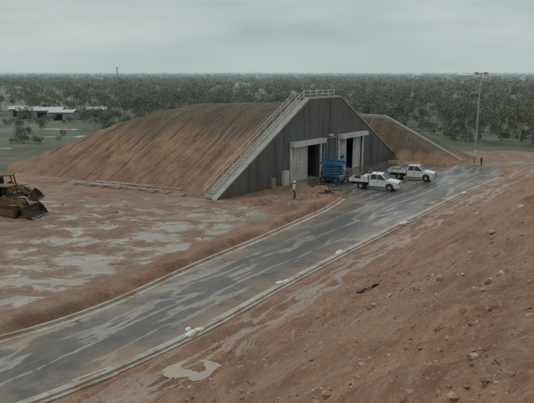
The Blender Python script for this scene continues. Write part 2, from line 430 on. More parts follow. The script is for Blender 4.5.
def h1(s,a):
    dl=(s+.165*a+fbm(a*.12,s*0,61)*1.2*sst(0,6,a))*.615; drr=(35.2-s+.1*a)*.6
    da=(37.0-a)*.56
    top=8.75-.045*a+fbm(a*.1,s*.1,62)*.3*sst(0,5,a)
    z=smin(smin(dl,drr),top,1.6); z=smin(z,da,4.5)
    z=z-.25
    g1=fbm(a*1.1+fbm(a*.3,s*.3,64)*1.2,s*.10,63,4,False)
    gl=-np.maximum(g1+.05,0)*.55*sst(.3,3,a)*sst(.3,2.5,z)*sst(9,6,z)
    gl=gl+fbm(a*.35,s*.35,65,4)*.34*sst(.3,3,a)+fbm(a*1.6,s*1.6,66,3)*.10*sst(.3,2,a)
    return z+gl
mound_mesh('earth_mound',bunker,np.arange(-13,46,.22),np.arange(0.02,46,.2),h1,M_mound,8.7)
WT=.45
rake=[(-.6,-.3),(-.6,.15),(14.1,9.0),(20.3,9.0),(35.4,.15),(35.4,-.3),(25.6,-.3),(25.6,4.15),(20.3,4.15),(20.3,-.3),(16.2,-.3),(16.2,4.05),(10.9,4.05),(10.9,-.3)]
prism('headwall',rake,0.0,WT,M_wall,bunker,axis='Z')
cop=[(-.75,.10),(-.62,.32),(14.0,9.2),(20.42,9.2),(35.5,.3),(35.5,.12),(20.36,9.005),(14.1,9.005)]
prism('coping',cop,-.12,WT+.08,M_conc,bunker,axis='Z')
for s,hh in ((5.2,3.1),(8.2,4.9),(18.25,8.7),(28.3,3.7)):
    box('wall_pilaster',(s-.12,-.1,WT),(s+.12,hh,WT+.06),M_wall,bunker)
for k,(a,b,t) in enumerate(((10.9,16.2,4.05),(20.3,25.6,4.15))):
    box('door_lintel',(a-.35,t-.02,WT),(b+.35,t+.5,WT+.75),M_door,bunker,.02)
    box('door_jamb',(a-.3,-.1,WT),(a,t-.02,WT+.12),M_door,bunker)
    box('door_jamb',(b,-.1,WT),(b+.3,t-.02,WT+.12),M_door,bunker)
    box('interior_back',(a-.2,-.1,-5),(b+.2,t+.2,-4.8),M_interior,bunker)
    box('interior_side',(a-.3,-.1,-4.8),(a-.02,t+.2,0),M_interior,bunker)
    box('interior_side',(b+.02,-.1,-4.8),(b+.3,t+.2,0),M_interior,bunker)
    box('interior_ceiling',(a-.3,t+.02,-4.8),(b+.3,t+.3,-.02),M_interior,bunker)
    box('interior_floor',(a-.3,-.2,-4.8),(b+.3,.01,WT),M_conc,bunker)
def door_leaf(a,b,t,z):
    box('door_leaf',(a,.06,z),(b,t,z+.1),M_door,bunker,.01)
    n=5
    for i in range(n+1):
        x=a+(b-a)*i/n; box('door_rib',(x-.04,.06,z+.1),(x+.04,t,z+.15),M_door,bunker)
    for h in (.08,t*.5,t-.1): box('door_rail',(a,h,z+.1),(b,h+.1,z+.16),M_door,bunker)
door_leaf(10.95,14.1,4.0,.12)
door_leaf(20.35,22.2,4.1,.12); door_leaf(23.9,25.55,4.1,.12)
box('switchboard',(9.2,.0,WT),(10.0,1.6,WT+.45),M_door,bunker,.02)
box('cabinet',(7.2,.0,WT),(7.8,1.1,WT+.35),M_steel,bunker,.02)
box('wall_light',(17.9,4.6,WT+.06),(18.6,4.85,WT+.35),M_door,bunker,.02)
tubes('downpipes',[((17.0,0,WT+.1),(17.0,4.4,WT+.1)),((19.5,0,WT+.1),(19.5,4.4,WT+.1)),((17,4.4,WT+.1),(19.5,4.4,WT+.1))],.06,M_steel,bunker)
sg=[]
def rk(s): return (s+.6)*(8.85/14.7)+.25
V=[];F=[]
n=44
for i in range(n):
    s0=-.5+i*(14.4/n); z=rk(s0)
    k=len(V); a0,a1=-.25,-1.35
    for (ss,hh) in ((s0,z-.25),(s0,z+.05),(s0+.30,z+.05),(s0+.30,z-.25)):
        V.append((ss,hh,a0));V.append((ss,hh,a1))
    F+= [(k,k+2,k+4,k+6),(k+1,k+7,k+5,k+3),(k,k+1,k+3,k+2),(k+2,k+3,k+5,k+4),(k+4,k+5,k+7,k+6)]
mesh_obj('stair_treads',V,F,M_conc,bunker)
for zz in (-.2,-1.4):
    for i in range(12):
        s=-.4+i*14.3/11; sg.append(((s,rk(s)-.3,zz),(s,rk(s)+.9,zz)))
    for h in (.5,.9): sg.append(((-.4,rk(-.4)+h,zz),(13.9,rk(13.9)+h,zz)))
for i in range(6):
    s=14+i*1.2; sg.append(((s,8.9,-.25),(s,9.9,-.25)))
for h in (9.5,9.9): sg.append(((13.9,h,-.25),(20.0,h,-.25)))
tubes('handrail',sg,.028,M_railw,bunker,6)

trav=empty('earth_traverse',MB)
def h2(s,a):
    crest=np.clip((a+9.3)*.46,-.5,5.6)+fbm(a*.2,s*.2,71)*.12
    face=(s-33.3)*1.45
    back=(43.5-s)*.95
    z=smin(smin(crest,face,.3),back,1)
    z=smin(z,(30-a)*.5,2)
    return z-.02+fbm(s*.8,a*.8,72)*.16*(s<37)+fbm(s*.3,a*.3,73)*.3*(s>40)
mound_mesh('traverse_earth',trav,np.arange(33,46,.2),np.arange(-11,34,.25),h2,M_mound,2.2)
cv=[]
for a in np.arange(-9.0,14,1.0): cv.append((37.6,float(np.clip((a+9.3)*.46,0,5.6)),-a))
V=[];F=[]
for c_ in cv:
    for ds,dh in ((-.22,-.5),(-.22,.2),(.22,.2),(.22,-.5)): V.append((c_[0]+ds,c_[1]+dh,c_[2]))
for i in range(len(cv)-1):
    for k in range(4): F.append((i*4+k,i*4+(k+1)%4,(i+1)*4+(k+1)%4,(i+1)*4+k))
F+=[(0,1,2,3),tuple(range(len(V)-1,len(V)-5,-1))]
mesh_obj('cap_beam',V,F,M_conc,trav)

# ------------------------------------------------------------------ utes
def arc(cx,cz,r,a0,a1,n=8):
    return [(cx+r*math.cos(math.radians(a0+(a1-a0)*i/n)),cz+r*math.sin(math.radians(a0+(a1-a0)*i/n))) for i in range(n+1)]
def ute(x,y,ang,rack=True,canopy=False):
    e=empty('utility_truck',Matrix.Translation((x,y,0))@Matrix.Rotation(math.radians(ang),4,'Z'))
    body=[(-.55,.45),(-.55,1.06),(1.28,1.08),(1.55,1.06),(2.35,.95),(2.48,.86),(2.52,.55),(2.5,.36),(2.02,.34)]+arc(1.6,.36,.43,0,180)+[(1.1,.32),(-.5,.32)]
    prism('cab_body',body,-.86,.86,M_white,e,bev=.035)
    for sd in (-1,1):
        prism('wheel_well',arc(1.6,.37,.425,0,180),sd*.78-.075,sd*.78+.075,M_dark,e)
    zb,zt=1.075,1.70; bw,tw=.82,.66
    lo=[(1.36,-bw),(1.36,bw),(-.52,bw),(-.52,-bw)]; hi=[(.72,-tw),(.72,tw),(-.42,tw),(-.42,-tw)]
    V=[(a,b,zb) for a,b in lo]+[(a,b,zt) for a,b in hi]
    bm=bmesh.new(); vs=[bm.verts.new(v) for v in V]
    for f in ((0,1,2,3),(4,7,6,5),(0,4,5,1),(1,5,6,2),(2,6,7,3),(3,7,4,0)): bm.faces.new([vs[i] for i in f])
    bmesh.ops.recalc_face_normals(bm,faces=bm.faces); bmesh.ops.bevel(bm,geom=bm.edges[:],offset=.05,segments=3,affect='EDGES')
    bm_obj('cab_roof',bm,M_white,e)
    def pane(name,pts):
        a,b,c_=[Vector(q) for q in pts[:3]]; nn=(b-a).cross(c_-a).normalized()*.012
        V=[Vector(q)+nn for q in pts]+[Vector(q)-nn for q in pts]; k=len(pts)
        F=[tuple(range(k)),tuple(range(2*k-1,k-1,-1))]+[(i,k+i,k+(i+1)%k,(i+1)%k) for i in range(k)]
        mesh_obj(name,V,F,M_glass,e)
    def L(u,side,h):
        t=(h-zb)/(zt-zb); return (u,side*(bw+(tw-bw)*t+.004),h)
    for sd in (-1,1):
        pane('side_window',[L(1.12,sd,1.13),L(.70,sd,1.6),L(.30,sd,1.62),L(.30,sd,1.13)])
        pane('side_window',[L(.24,sd,1.13),L(.24,sd,1.62),L(-.34,sd,1.62),L(-.40,sd,1.13)])
        box('door_mirror',(.98,sd*.9-.1,1.12),(1.1,sd*.9+.1,1.3),M_dark,e,.02)
        box('door_handle',(.32,sd*.868-.012,.86),(.5,sd*.868+.012,.9),M_dark,e)
        box('door_seam',(.27,sd*.862-.003,.42),(.285,sd*.862+.003,1.05),M_dark,e)
        box('sill_trim',(-.5,sd*.865-.012,.34),(1.1,sd*.865+.012,.42),M_dark,e)
        box('head_lamp',(2.42,sd*.66-.17,.68),(2.53,sd*.66+.17,.84),M_head,e,.02)
        box('tail_lamp',(-2.66,sd*.78-.1,.62),(-2.6,sd*.78+.1,.74),M_red,e)
        box('indicator',(2.3,sd*.85-.03,.7),(2.42,sd*.85+.03,.82),M_orange,e)
    pane('windscreen',[(1.30,-.70,1.14),(1.30,.70,1.14),(.80,.60,1.64),(.80,-.60,1.64)])
    pane('rear_window',[(-.51,-.6,1.2),(-.51,.6,1.2),(-.45,.52,1.6),(-.45,-.52,1.6)])
    box('grille',(2.46,-.46,.66),(2.535,.46,.84),M_dark,e,.01)
    box('bumper',(2.44,-.84,.38),(2.62,.84,.58),M_white if not rack else M_steel,e,.03)
    tubes('bull_bar',[((2.68,-.6,.4),(2.68,-.6,1.0)),((2.68,.6,.4),(2.68,.6,1.0)),((2.68,-.6,1.0),(2.68,.6,1.0)),((2.68,-.8,.62),(2.68,.8,.62))],.035,M_steel,e)
    for wx in (1.6,-1.38):
        for sd in (-1,1):
            bm=bmesh.new(); bmesh.ops.create_cone(bm,cap_ends=True,segments=28,radius1=.36,radius2=.36,depth=.24)
            bmesh.ops.bevel(bm,geom=[q for q in bm.edges if len(q.link_faces)==2 and q.calc_face_angle()>1],offset=.04,segments=2,affect='EDGES')
            bm_obj('tyre',bm,M_rubber,e,loc=(wx,sd*.76,.36),rot=(math.pi/2,0,0))
            bm=bmesh.new(); bmesh.ops.create_cone(bm,cap_ends=True,segments=20,radius1=.2,radius2=.17,depth=.25)
            bm_obj('wheel_rim',bm,M_steel,e,loc=(wx,sd*.765,.36),rot=(math.pi/2,0,0))
    box('chassis',(-2.5,-.42,.42),(1.0,.42,.6),M_dark,e)
    for sd in (-1,1): box('mud_guard',(-1.82,sd*.74-.16,.70),(-.94,sd*.74+.16,.74),M_dark,e,.01)
    box('tray_floor',(-2.6,-.92,.78),(-.6,.92,.86),M_steel,e)
    for sd in (-1,1):
        box('tray_side',(-2.6,sd*.92-.02,.80),(-.6,sd*.92+.02,1.12),M_white,e,.008)
        for q in (-2.2,-1.6,-1.0): box('tray_hinge',(q-.03,sd*.945-.01,.8),(q+.03,sd*.945+.01,1.1),M_steel,e)
    box('tray_tail',(-2.64,-.92,.80),(-2.605,.92,1.12),M_white,e,.008)
    box('headboard',(-.64,-.9,.86),(-.6,.9,1.15),M_steel,e)
    seg=[]
    for sd in (-1,1):
        seg+=[((-.64,sd*.85,1.1),(-.64,sd*.85,1.85)),((-2.55,sd*.85,1.1),(-2.55,sd*.85,1.85)) ,((-2.6,sd*.85,1.85),(.6 if rack else -.6,sd*.85,1.85))]
    for q in (-.64,-1.6,-2.55): seg.append(((q,-.85,1.85),(q,.85,1.85)))
    if rack: seg.append(((.5,-.85,1.85),(.5,.85,1.85)))
    else: seg=seg[:2]+seg[3:5]+[seg[6]]
    tubes('ladder_rack',seg,.028,M_steel,e)
    if rack:
        lad=[((-2.9,.2,1.92),(.7,.2,1.92)),((-2.9,.6,1.92),(.7,.6,1.92))]+[((-2.8+i*.3,.2,1.92),(-2.8+i*.3,.6,1.92)) for i in range(12)]
        tubes('ladder',lad,.022,M_wood,e,6)
        box('load_crate',(-2.3,-.6,.87),(-1.4,.4,1.3),M_wood,e,.02)
    if canopy:
        box('tool_box',(-1.3,-.85,.87),(-.72,.85,1.38),M_door,e,.02)
        box('gas_drum',(-2.2,-.3,.87),(-1.7,.3,1.25),M_dark,e,.05)
    tubes('beacon_mast',[((.1,0,1.7),(.1,0,1.82))],.06,M_orange,e)
    return e
ute(11.4,58.9,-24,rack=False,canopy=True)
ute(16.6,64.3,-24,rack=True)

# ------------------------------------------------------------------ scissor lift
def lift(x,y,ang):
    e=empty('scissor_lift',Matrix.Translation((x,y,0))@Matrix.Rotation(math.radians(ang),4,'Z'))
    prism('chassis',[(-1.15,.28),(-1.15,.72),(-1.0,.86),(1.0,.86),(1.15,.72),(1.15,.28)],-.72,.72,M_blue,e,bev=.03)
    for wx in (-.8,.8):
        for sd in (-1,1):
            bm=bmesh.new(); bmesh.ops.create_cone(bm,cap_ends=True,segments=24,radius1=.36,radius2=.36,depth=.26)
            bm_obj('tyre',bm,M_rubber,e,loc=(wx,sd*.86,.36),rot=(math.pi/2,0,0))
            bm=bmesh.new(); bmesh.ops.create_cone(bm,cap_ends=True,segments=16,radius1=.17,radius2=.17,depth=.28)
            bm_obj('hub',bm,M_blue,e,loc=(wx,sd*.86,.36),rot=(math.pi/2,0,0))
    n=4;h0=.9;dh=.27
    for sd in (-.55,.55):
        for i in range(n):
            a=h0+i*dh;b=a+dh
            for s_,(p0,p1) in enumerate((((-1.0,a),(1.0,b)),((1.0,a),(-1.0,b)))):
                yy=sd+(.05 if s_ else -.05)
                dx=Vector((p1[0]-p0[0],0,p1[1]-p0[1])).normalized(); nn=Vector((-dx.z,0,dx.x))*.06
                q=[Vector((p0[0],yy,p0[1]))+nn,Vector((p1[0],yy,p1[1]))+nn,Vector((p1[0],yy,p1[1]))-nn,Vector((p0[0],yy,p0[1]))-nn]
                V=[v+Vector((0,-.03,0)) for v in q]+[v+Vector((0,.03,0)) for v in q]
                F=[(0,1,2,3),(7,6,5,4),(0,4,5,1),(1,5,6,2),(2,6,7,3),(3,7,4,0)]
                mesh_obj('scissor_arm',V,F,M_blue,e)
    tubes('pivot_pins',[((0,-.65,h0+dh*(i+.5)),(0,.65,h0+dh*(i+.5))) for i in range(n)],.05,M_steel,e)
    zt=h0+n*dh+.05; Lx=1.25
    box('platform',(-Lx,-.85,zt),(Lx,.85,zt+.14),M_blue,e,.02)
    seg=[]
    for q in (-Lx+.03,-.6,0,.6,Lx-.03):
        for sd in (-.82,.82): seg.append(((q,sd,zt+.1),(q,sd,zt+1.1)))
    for q in (-Lx+.03,Lx-.03):
        for h in (.6,1.1): seg.append(((q,-.82,zt+h),(q,.82,zt+h)))
        seg.append(((q,0,zt+.1),(q,0,zt+1.1)))
    for sd in (-.82,.82):
        for h in (.6,1.1): seg.append(((-Lx+.03,sd,zt+h),(Lx-.03,sd,zt+h)))
    tubes('guard_rail',seg,.03,M_blue,e)
    for sd in (-.83,.83): box('toe_board',(-Lx,sd-.015,zt+.14),(Lx,sd+.015,zt+.32),M_blue,e)
    box('control_box',(.95,-.3,zt+.75),(1.2,.1,zt+1.05),M_dark,e,.02)
    box('battery_cover',(-.6,-.78,.35),(.6,-.725,.78),M_dark,e,.01)
lift(7.3,62.6,-30)

# ------------------------------------------------------------------ track loader
def loader(x,y,ang,S=1.0):
    z0=Hs(x,y)
    e=empty('track_loader',Matrix.Translation((x,y,z0-.05))@Matrix.Rotation(math.radians(ang),4,'Z')@Matrix.Scale(S,4))
    for sd in (-1,1):
        y0,y1=sorted((sd*.75,sd*1.2))
        out=arc(1.25,.48,.46,-90,90,8)+arc(-1.25,.48,.46,90,270,8)
        prism('track',out,y0,y1,M_mudsteel,e)
        inn=arc(1.2,.48,.3,-90,90,8)+arc(-1.2,.48,.3,90,270,8)
        prism('track_frame',inn,min(y0,y1)-.02,max(y0,y1)+.02,M_yellow,e)
        V=[];F=[]
        for i in range(40):
            t=i/40*(4*1.25+2*math.pi*.46)
            if t<2.5: c_=(-1.25+t,.02);nrm=(0,-1)
            elif t<2.5+math.pi*.46: a=-math.pi/2+(t-2.5)/.46; c_=(1.25+.46*math.cos(a),.48+.46*math.sin(a)); nrm=(math.cos(a),math.sin(a))
            elif t<5+math.pi*.46: c_=(1.25-(t-2.5-math.pi*.46),.94); nrm=(0,1)
            else: a=math.pi/2+(t-5-math.pi*.46)/.46; c_=(-1.25+.46*math.cos(a),.48+.46*math.sin(a)); nrm=(math.cos(a),math.sin(a))
            tx=(-nrm[1],nrm[0]); k=len(V)
            for yy in (y0-.02,y1+.02):
                for u,v in ((-.03,-.02),(.03,-.02),(.03,.05),(-.03,.05)):
                    V.append((c_[0]+tx[0]*u+nrm[0]*v,yy,c_[1]+tx[1]*u+nrm[1]*v))
            F+=[(k,k+1,k+2,k+3),(k+7,k+6,k+5,k+4),(k,k+4,k+5,k+1),(k+1,k+5,k+6,k+2),(k+2,k+6,k+7,k+3),(k+3,k+7,k+4,k)]
        mesh_obj('grousers',V,F,M_mudsteel,e)
        prism('lift_arm',[(-.2,1.75),(.1,1.9),(1.7,1.25),(2.55,.45),(2.35,.35),(1.55,1.0),(-.1,1.55)],sd*.62-.07,sd*.62+.07,M_yellow,e,bev=.015)
        tubes('lift_ram',[((.3,sd*.62,.85),(1.5,sd*.62,1.1))],.08,M_steel,e)
        tubes('roller',[((q,min(y0,y1)-.03,.2),(q,max(y0,y1)+.03,.2)) for q in (-.8,-.3,.2,.7)],.12,M_mudsteel,e)
    prism('hull',[(-1.75,.45),(-1.85,1.45),(-1.2,1.6),(-.2,1.45),(1.2,1.4),(1.55,1.2),(1.55,.5)],-.6,.6,M_yellow,e,bev=.04)
    prism('engine_cover',[(-1.8,1.45),(-1.75,1.85),(-.75,1.95),(-.65,1.45)],-.62,.62,M_yellow,e,bev=.04)
    box('radiator_grille',(-1.9,-.5,.7),(-1.84,.5,1.4),M_dark,e)
    box('cab_floor',(-.6,-.62,1.45),(.75,.62,1.6),M_yellow,e,.02)
    seg=[]
    for q,qt in ((-.6,-.5),(.72,.5)):
        for sd in (-.6,.6): seg.append(((q,sd,1.5),(qt,sd*.92,2.65)))
    tubes('rops_posts',seg,.06,M_dark,e)
    box('cab_roof',(-.7,-.66,2.62),(.7,.66,2.74),M_yellow,e,.03)
    box('seat',(-.45,-.25,1.6),(.05,.25,1.8),M_dark,e,.04); box('seat_back',(-.5,-.25,1.8),(-.35,.25,2.35),M_dark,e,.04)
    mesh_obj('rear_glass',[(-.6,-.55,1.6),(-.6,.55,1.6),(-.5,.52,2.6),(-.5,-.52,2.6)],[(0,1,2,3)],M_glass,e)
    tubes('exhaust',[((-1.2,.2,1.9),(-1.2,.2,2.5))],.06,M_dark,e)
    tubes('control_levers',[((.45,.2,1.6),(.4,.2,2.05)),((.45,-.2,1.6),(.4,-.2,2.05))],.02,M_dark,e)
    cur=[(2.35,1.05),(2.28,.7),(2.35,.3),(2.6,.08),(3.3,.03),(3.3,.07),(2.63,.15),(2.43,.35),(2.37,.7),(2.43,1.05)]
    prism('bucket_shell',cur,-1.25,1.25,M_mudsteel,e)
    for sd in (-1.25,1.25): prism('bucket_cheek',[(2.35,1.05),(2.28,.7),(2.35,.3),(2.6,.06),(3.25,.04),(2.8,.7)],sd-.02,sd+.02,M_mudsteel,e)
    for i in range(7): prism('bucket_tooth',[(3.25,.02),(3.5,.02),(3.25,.1)],-1.15+i*.38-.05,-1.15+i*.38+.05,M_steel,e)
    tubes('bucket_linkage',[((1.0,0,1.6),(1.9,0,1.7)),((1.9,0,1.7),(2.35,0,.95))],.07,M_steel,e)
    return e
loader(-22.0,47.4,-14,.93)
loader(-24.6,53.2,10,.93)

# ------------------------------------------------------------------ workers
def skin_mesh(name,V,Eg,R,root=0,sub=1):
    me=bpy.data.meshes.new(name); me.from_pydata(V,Eg,[]); o=bpy.data.objects.new(name,me); C.objects.link(o)
    m=o.modifiers.new('s','SKIN'); m.use_smooth_shade=True
    for i,v in enumerate(me.skin_vertices[0].data):
        r=R[i]; v.radius=r if isinstance(r,tuple) else (r,r); v.use_root=(i==root)
    s=o.modifiers.new('u','SUBSURF'); s.levels=sub; s.render_levels=sub
    dg=bpy.context.evaluated_depsgraph_get(); nm=bpy.data.meshes.new_from_object(o.evaluated_get(dg))
    bpy.data.objects.remove(o); nm.name=name; return nm
def worker(x,y,z,ang,shirt=M_shirt,stride=.16,trou=M_trou):
    e=empty('worker',Matrix.Translation((x,y,z))@Matrix.Rotation(math.radians(ang),4,'Z'))
    s=stride
    V=[(0,0,.95),(0,0,1.12),(-.01,0,1.30),(-.01,0,1.44),(0,0,1.53),(.02,0,1.62),(.02,0,1.70),
       (-.01,.19,1.42),(-.02,.25,1.16),(.08,.25,.92),(-.01,-.19,1.42),(-.06,-.25,1.16),(-.02,-.26,.90),
       (0,.10,.90),(s*.6+.03,.11,.50),(s,.11,.09),(s+.15,.12,.04),
       (0,-.10,.90),(-s*.3+.04,-.11,.50),(-s,-.11,.10),(-s+.14,-.12,.04)]
    Eg=[(0,1),(1,2),(2,3),(3,4),(4,5),(5,6),(3,7),(7,8),(8,9),(3,10),(10,11),(11,12),(0,13),(13,14),(14,15),(15,16),(0,17),(17,18),(18,19),(19,20)]
    R=[(.12,.15),(.11,.14),(.12,.16),(.10,.13),.055,(.095,.08),(.085,.075),.065,.05,.035,.065,.05,.035,.095,.065,.05,.04,.095,.065,.05,.04]
    nm=skin_mesh('body',V,Eg,R)
    for m in (M_skin,shirt,trou,M_boot): nm.materials.append(m)
    for p_ in nm.polygons:
        c_=p_.center; p_.use_smooth=True
        if c_.z>1.5: p_.material_index=0
        elif c_.z<.14: p_.material_index=3
        elif c_.z<.98 and abs(c_.y)<.2: p_.material_index=2
        elif abs(c_.y)>.2 and c_.z<1.12: p_.material_index=0
        else: p_.material_index=1
    link(bpy.data.objects.new('body',nm),e)
    for hx,hy in ((.08,.25),(-.02,-.26)):
        zb=.905
        V=[(hx,hy,zb),(hx+.01,hy,zb-.07)];Eg=[(0,1)];R=[.026,(.022,.034)]
        for i,(dx,L) in enumerate(((-.03,.065),(-.01,.08),(.012,.085),(.033,.075))):
            k=len(V); V+=[(hx+.01+dx,hy,zb-.09),(hx+.01+dx,hy-.008*np.sign(hy),zb-.09-L*.55),(hx+.01+dx,hy-.025*np.sign(hy),zb-.09-L)]
            Eg+=[(1,k),(k,k+1),(k+1,k+2)];R+=[.010,.009,.007]
        k=len(V);V+=[(hx+.045,hy-.01*np.sign(hy),zb-.05),(hx+.065,hy-.02*np.sign(hy),zb-.09)];Eg+=[(0,k),(k,k+1)];R+=[.012,.009]
        hm=skin_mesh('hand',[tuple(map(float,v)) for v in V],Eg,R); hm.materials.append(M_skin); link(bpy.data.objects.new('hand',hm),e)
    bm=bmesh.new(); bmesh.ops.create_uvsphere(bm,u_segments=20,v_segments=10,radius=.125)
    bmesh.ops.delete(bm,geom=[v for v in bm.verts if v.co.z<-.01],context='VERTS')
    bm_obj('hard_hat',bm,M_hat,e,True,loc=(.02,0,1.70))
    bm=bmesh.new(); bmesh.ops.create_cone(bm,cap_ends=True,segments=20,radius1=.16,radius2=.125,depth=.02)
    bm_obj('hat_brim',bm,M_hat,e,True,loc=(.04,0,1.70))
    for sd in (-1,1):
        bm=bmesh.new(); bmesh.ops.create_uvsphere(bm,u_segments=8,v_segments=6,radius=.01); bm_obj('eye',bm,M_dark,e,loc=(.108,sd*.03,1.655))
        bm=bmesh.new(); bmesh.ops.create_uvsphere(bm,u_segments=8,v_segments=6,radius=.022); bm_obj('ear',bm,M_skin,e,loc=(.015,sd*.088,1.64))
    bm=bmesh.new(); bmesh.ops.create_cone(bm,cap_ends=True,segments=8,radius1=.018,radius2=.006,depth=.045); bm_obj('nose',bm,M_skin,e,loc=(.115,0,1.63),rot=(0,.5,0))
    box('mouth',(.100,-.022,1.592),(.108,.022,1.598),M_red,e)
worker(2.6,53.4,Hs(2.6,53.4),20)
worker(28.1,74.2,0,200,M_shirt,.1)
q=MB@Vector((14.9,0,1.8)); worker(q.x,q.y,0,150,M_hivis,.12)

# ------------------------------------------------------------------ light pole
lp=empty('light_pole',Matrix.Translation((27.2,74.4,0)))
tubes('pole',[((0,0,-.1),(0,0,11.9),.13,.07)],.1,M_steel,lp,12)
box('base_plate',(-.3,-.3,-.05),(.3,.3,.12),M_conc,lp,.02)
tubes('cross_arm',[((-.7,0,11.7),(.7,0,11.7))],.05,M_steel,lp)
for q in (-.6,.6): box('flood_light',(q-.25,-.2,11.72),(q+.25,.22,11.92),M_steel,lp,.03)
box('meter_box',(-.22,-.32,1.2),(.22,-.13,2.0),M_door,lp,.02)

# ------------------------------------------------------------------ small site objects
def bag(x,y,ang,s=1):
    bm=bmesh.new(); bmesh.ops.create_icosphere(bm,subdivisions=3,radius=1)
    for v in bm.verts:
        c_=v.co
        v.co=Vector((c_.x*.36,c_.y*.24,c_.z*.15))*s*(1+.35*float(fbm(c_.x*1.5+x,c_.y*1.5+y,3,3)))
    bm_obj('sandbag',bm,M_sand,None,True,loc=(x,y,Hs(x,y)+.14*s),rot=(random.uniform(-.15,.15),random.uniform(-.15,.15),ang))
for a in ((-3.55,24.6,.9,.9),(-3.2,25.1,.3,.7),(-3.75,25.2,1.6,.55),(.75,31.2,.9,.85),(1.15,31.6,.1,.6),(4.9,36.9,.8,.9),(10.9,44.4,1,.9),(11.3,44.9,.5,.7),(19.8,56.3,.8,.9)): bag(*a)
sx,sy=.7,14.7
stk=empty('survey_stake',Matrix.Translation((sx,sy,Hs(sx,sy)))@Matrix.Rotation(.06,4,'Y'))
box('stake',(-.024,-.024,-.2),(.024,.024,.47),M_sand,stk); prism('stake_point',[(-.024,.47),(.024,.47),(0,.51)],-.024,.024,M_sand,stk)
def sheet(name,x,y,ang,lx,ly,mat,seed):
    V=[];F=[];n=20
    ca,sa=math.cos(ang),math.sin(ang)
    for j in range(n):
        for i in range(n):
            u=(i/(n-1)-.5); v=(j/(n-1)-.5)
            f=1-.5*abs(u)
            uu=u*lx*(1+.4*float(fbm(v*3,seed,2,2))); vv=v*ly*f*(1+.9*float(fbm(u*3,seed,1,2)))
            X_=x+uu*ca-vv*sa;Y_=y+uu*sa+vv*ca
            V.append((X_,Y_,Hs(X_,Y_)+.05+.14*abs(float(fbm(u*5,v*5,seed,2)))*(1-abs(u)*1.6)))
    for j in range(n-1):
        for i in range(n-1): F.append((j*n+i,j*n+i+1,(j+1)*n+i+1,(j+1)*n+i))
    mesh_obj(name,V,F,mat,None,True)
sheet('plastic_sheet',3.5,18.6,.25,.85,.4,M_black,4)
sheet('plastic_sheet',4.3,19.2,.5,.4,.22,M_sand,9)
pr=empty('pipe_stack')
a=Vector((-23.5,62.6,0));b=Vector((-6.9,54.9,0))
dv=(b-a).normalized(); nn=Vector((-dv.y,dv.x,0)); sg=[]
for k in range(11):
    o=random.uniform(-.6,1.4); t0=random.uniform(0,.55); t1=t0+random.uniform(.25,.45)
    sg.append((a.lerp(b,t0)+nn*o+Vector((0,0,.3)),a.lerp(b,min(1,t1))+nn*(o+random.uniform(-.3,.3))+Vector((0,0,.33))))
tubes('pipes',sg,.045,M_pipe,pr,6)
sg=[]
for i in range(9):
    q=a.lerp(b,(i+.5)/9+random.uniform(-.02,.02)); sg.append((q-nn*.7+Vector((0,0,.16)),q+nn*1.5+Vector((0,0,.16))))
tubes('timber_bearers',sg,.08,M_wood,pr,4)
def heap(name,x,y,r,h,mat,seed):
    n=50;V=[];F=[]
    for j in range(n):
        for i in range(n):
            u=(i/(n-1)-.5)*2.2;v=(j/(n-1)-.5)*2.2;rr=math.hypot(u,v)
            z=h*max(-.2,(1-rr**1.3))*(1+.9*float(fbm(u*2,v*2,seed)))+.2*float(fbm(u*6,v*6,seed+3))
            V.append((x+u*r,y+v*r,z if rr<1.1 else -.25))
    for j in range(n-1):
        for i in range(n-1): F.append((j*n+i,j*n+i+1,(j+1)*n+i+1,(j+1)*n+i))
    o=mesh_obj(name,V,F,mat,None,True)
    for nme,val in (('veg',0),('slope',1),('wet',0),('toe',0),('wetgrass',0),('rut',.3)):
        at=o.data.attributes.new(nme,'FLOAT','POINT'); at.data.foreach_set('value',np.full(len(V),val,np.float32))
heap('spoil_heap',5.6,56.6,1.9,.85,M_soil,3); heap('spoil_heap',3.4,58.3,1.7,.65,M_soil,9); heap('spoil_heap',1.6,49.6,2.4,.5,M_soil,12); heap('spoil_heap',-1.0,51.8,1.8,.45,M_soil,15); heap('spoil_heap',4.2,53.6,1.4,.5,M_soil,21)
sc=empty('scrap_pile',Matrix.Translation((6.0,55.4,.25)))
sg=[]
for i in range(14):
    p0=Vector((random.uniform(-.8,.8),random.uniform(-.5,.5),random.uniform(0,.25))); sg.append((p0,p0+Vector((random.uniform(-.8,.8),random.uniform(-.5,.5),random.uniform(-.1,.35)))))
tubes('scrap_bars',sg,.05,M_dark,sc,6)

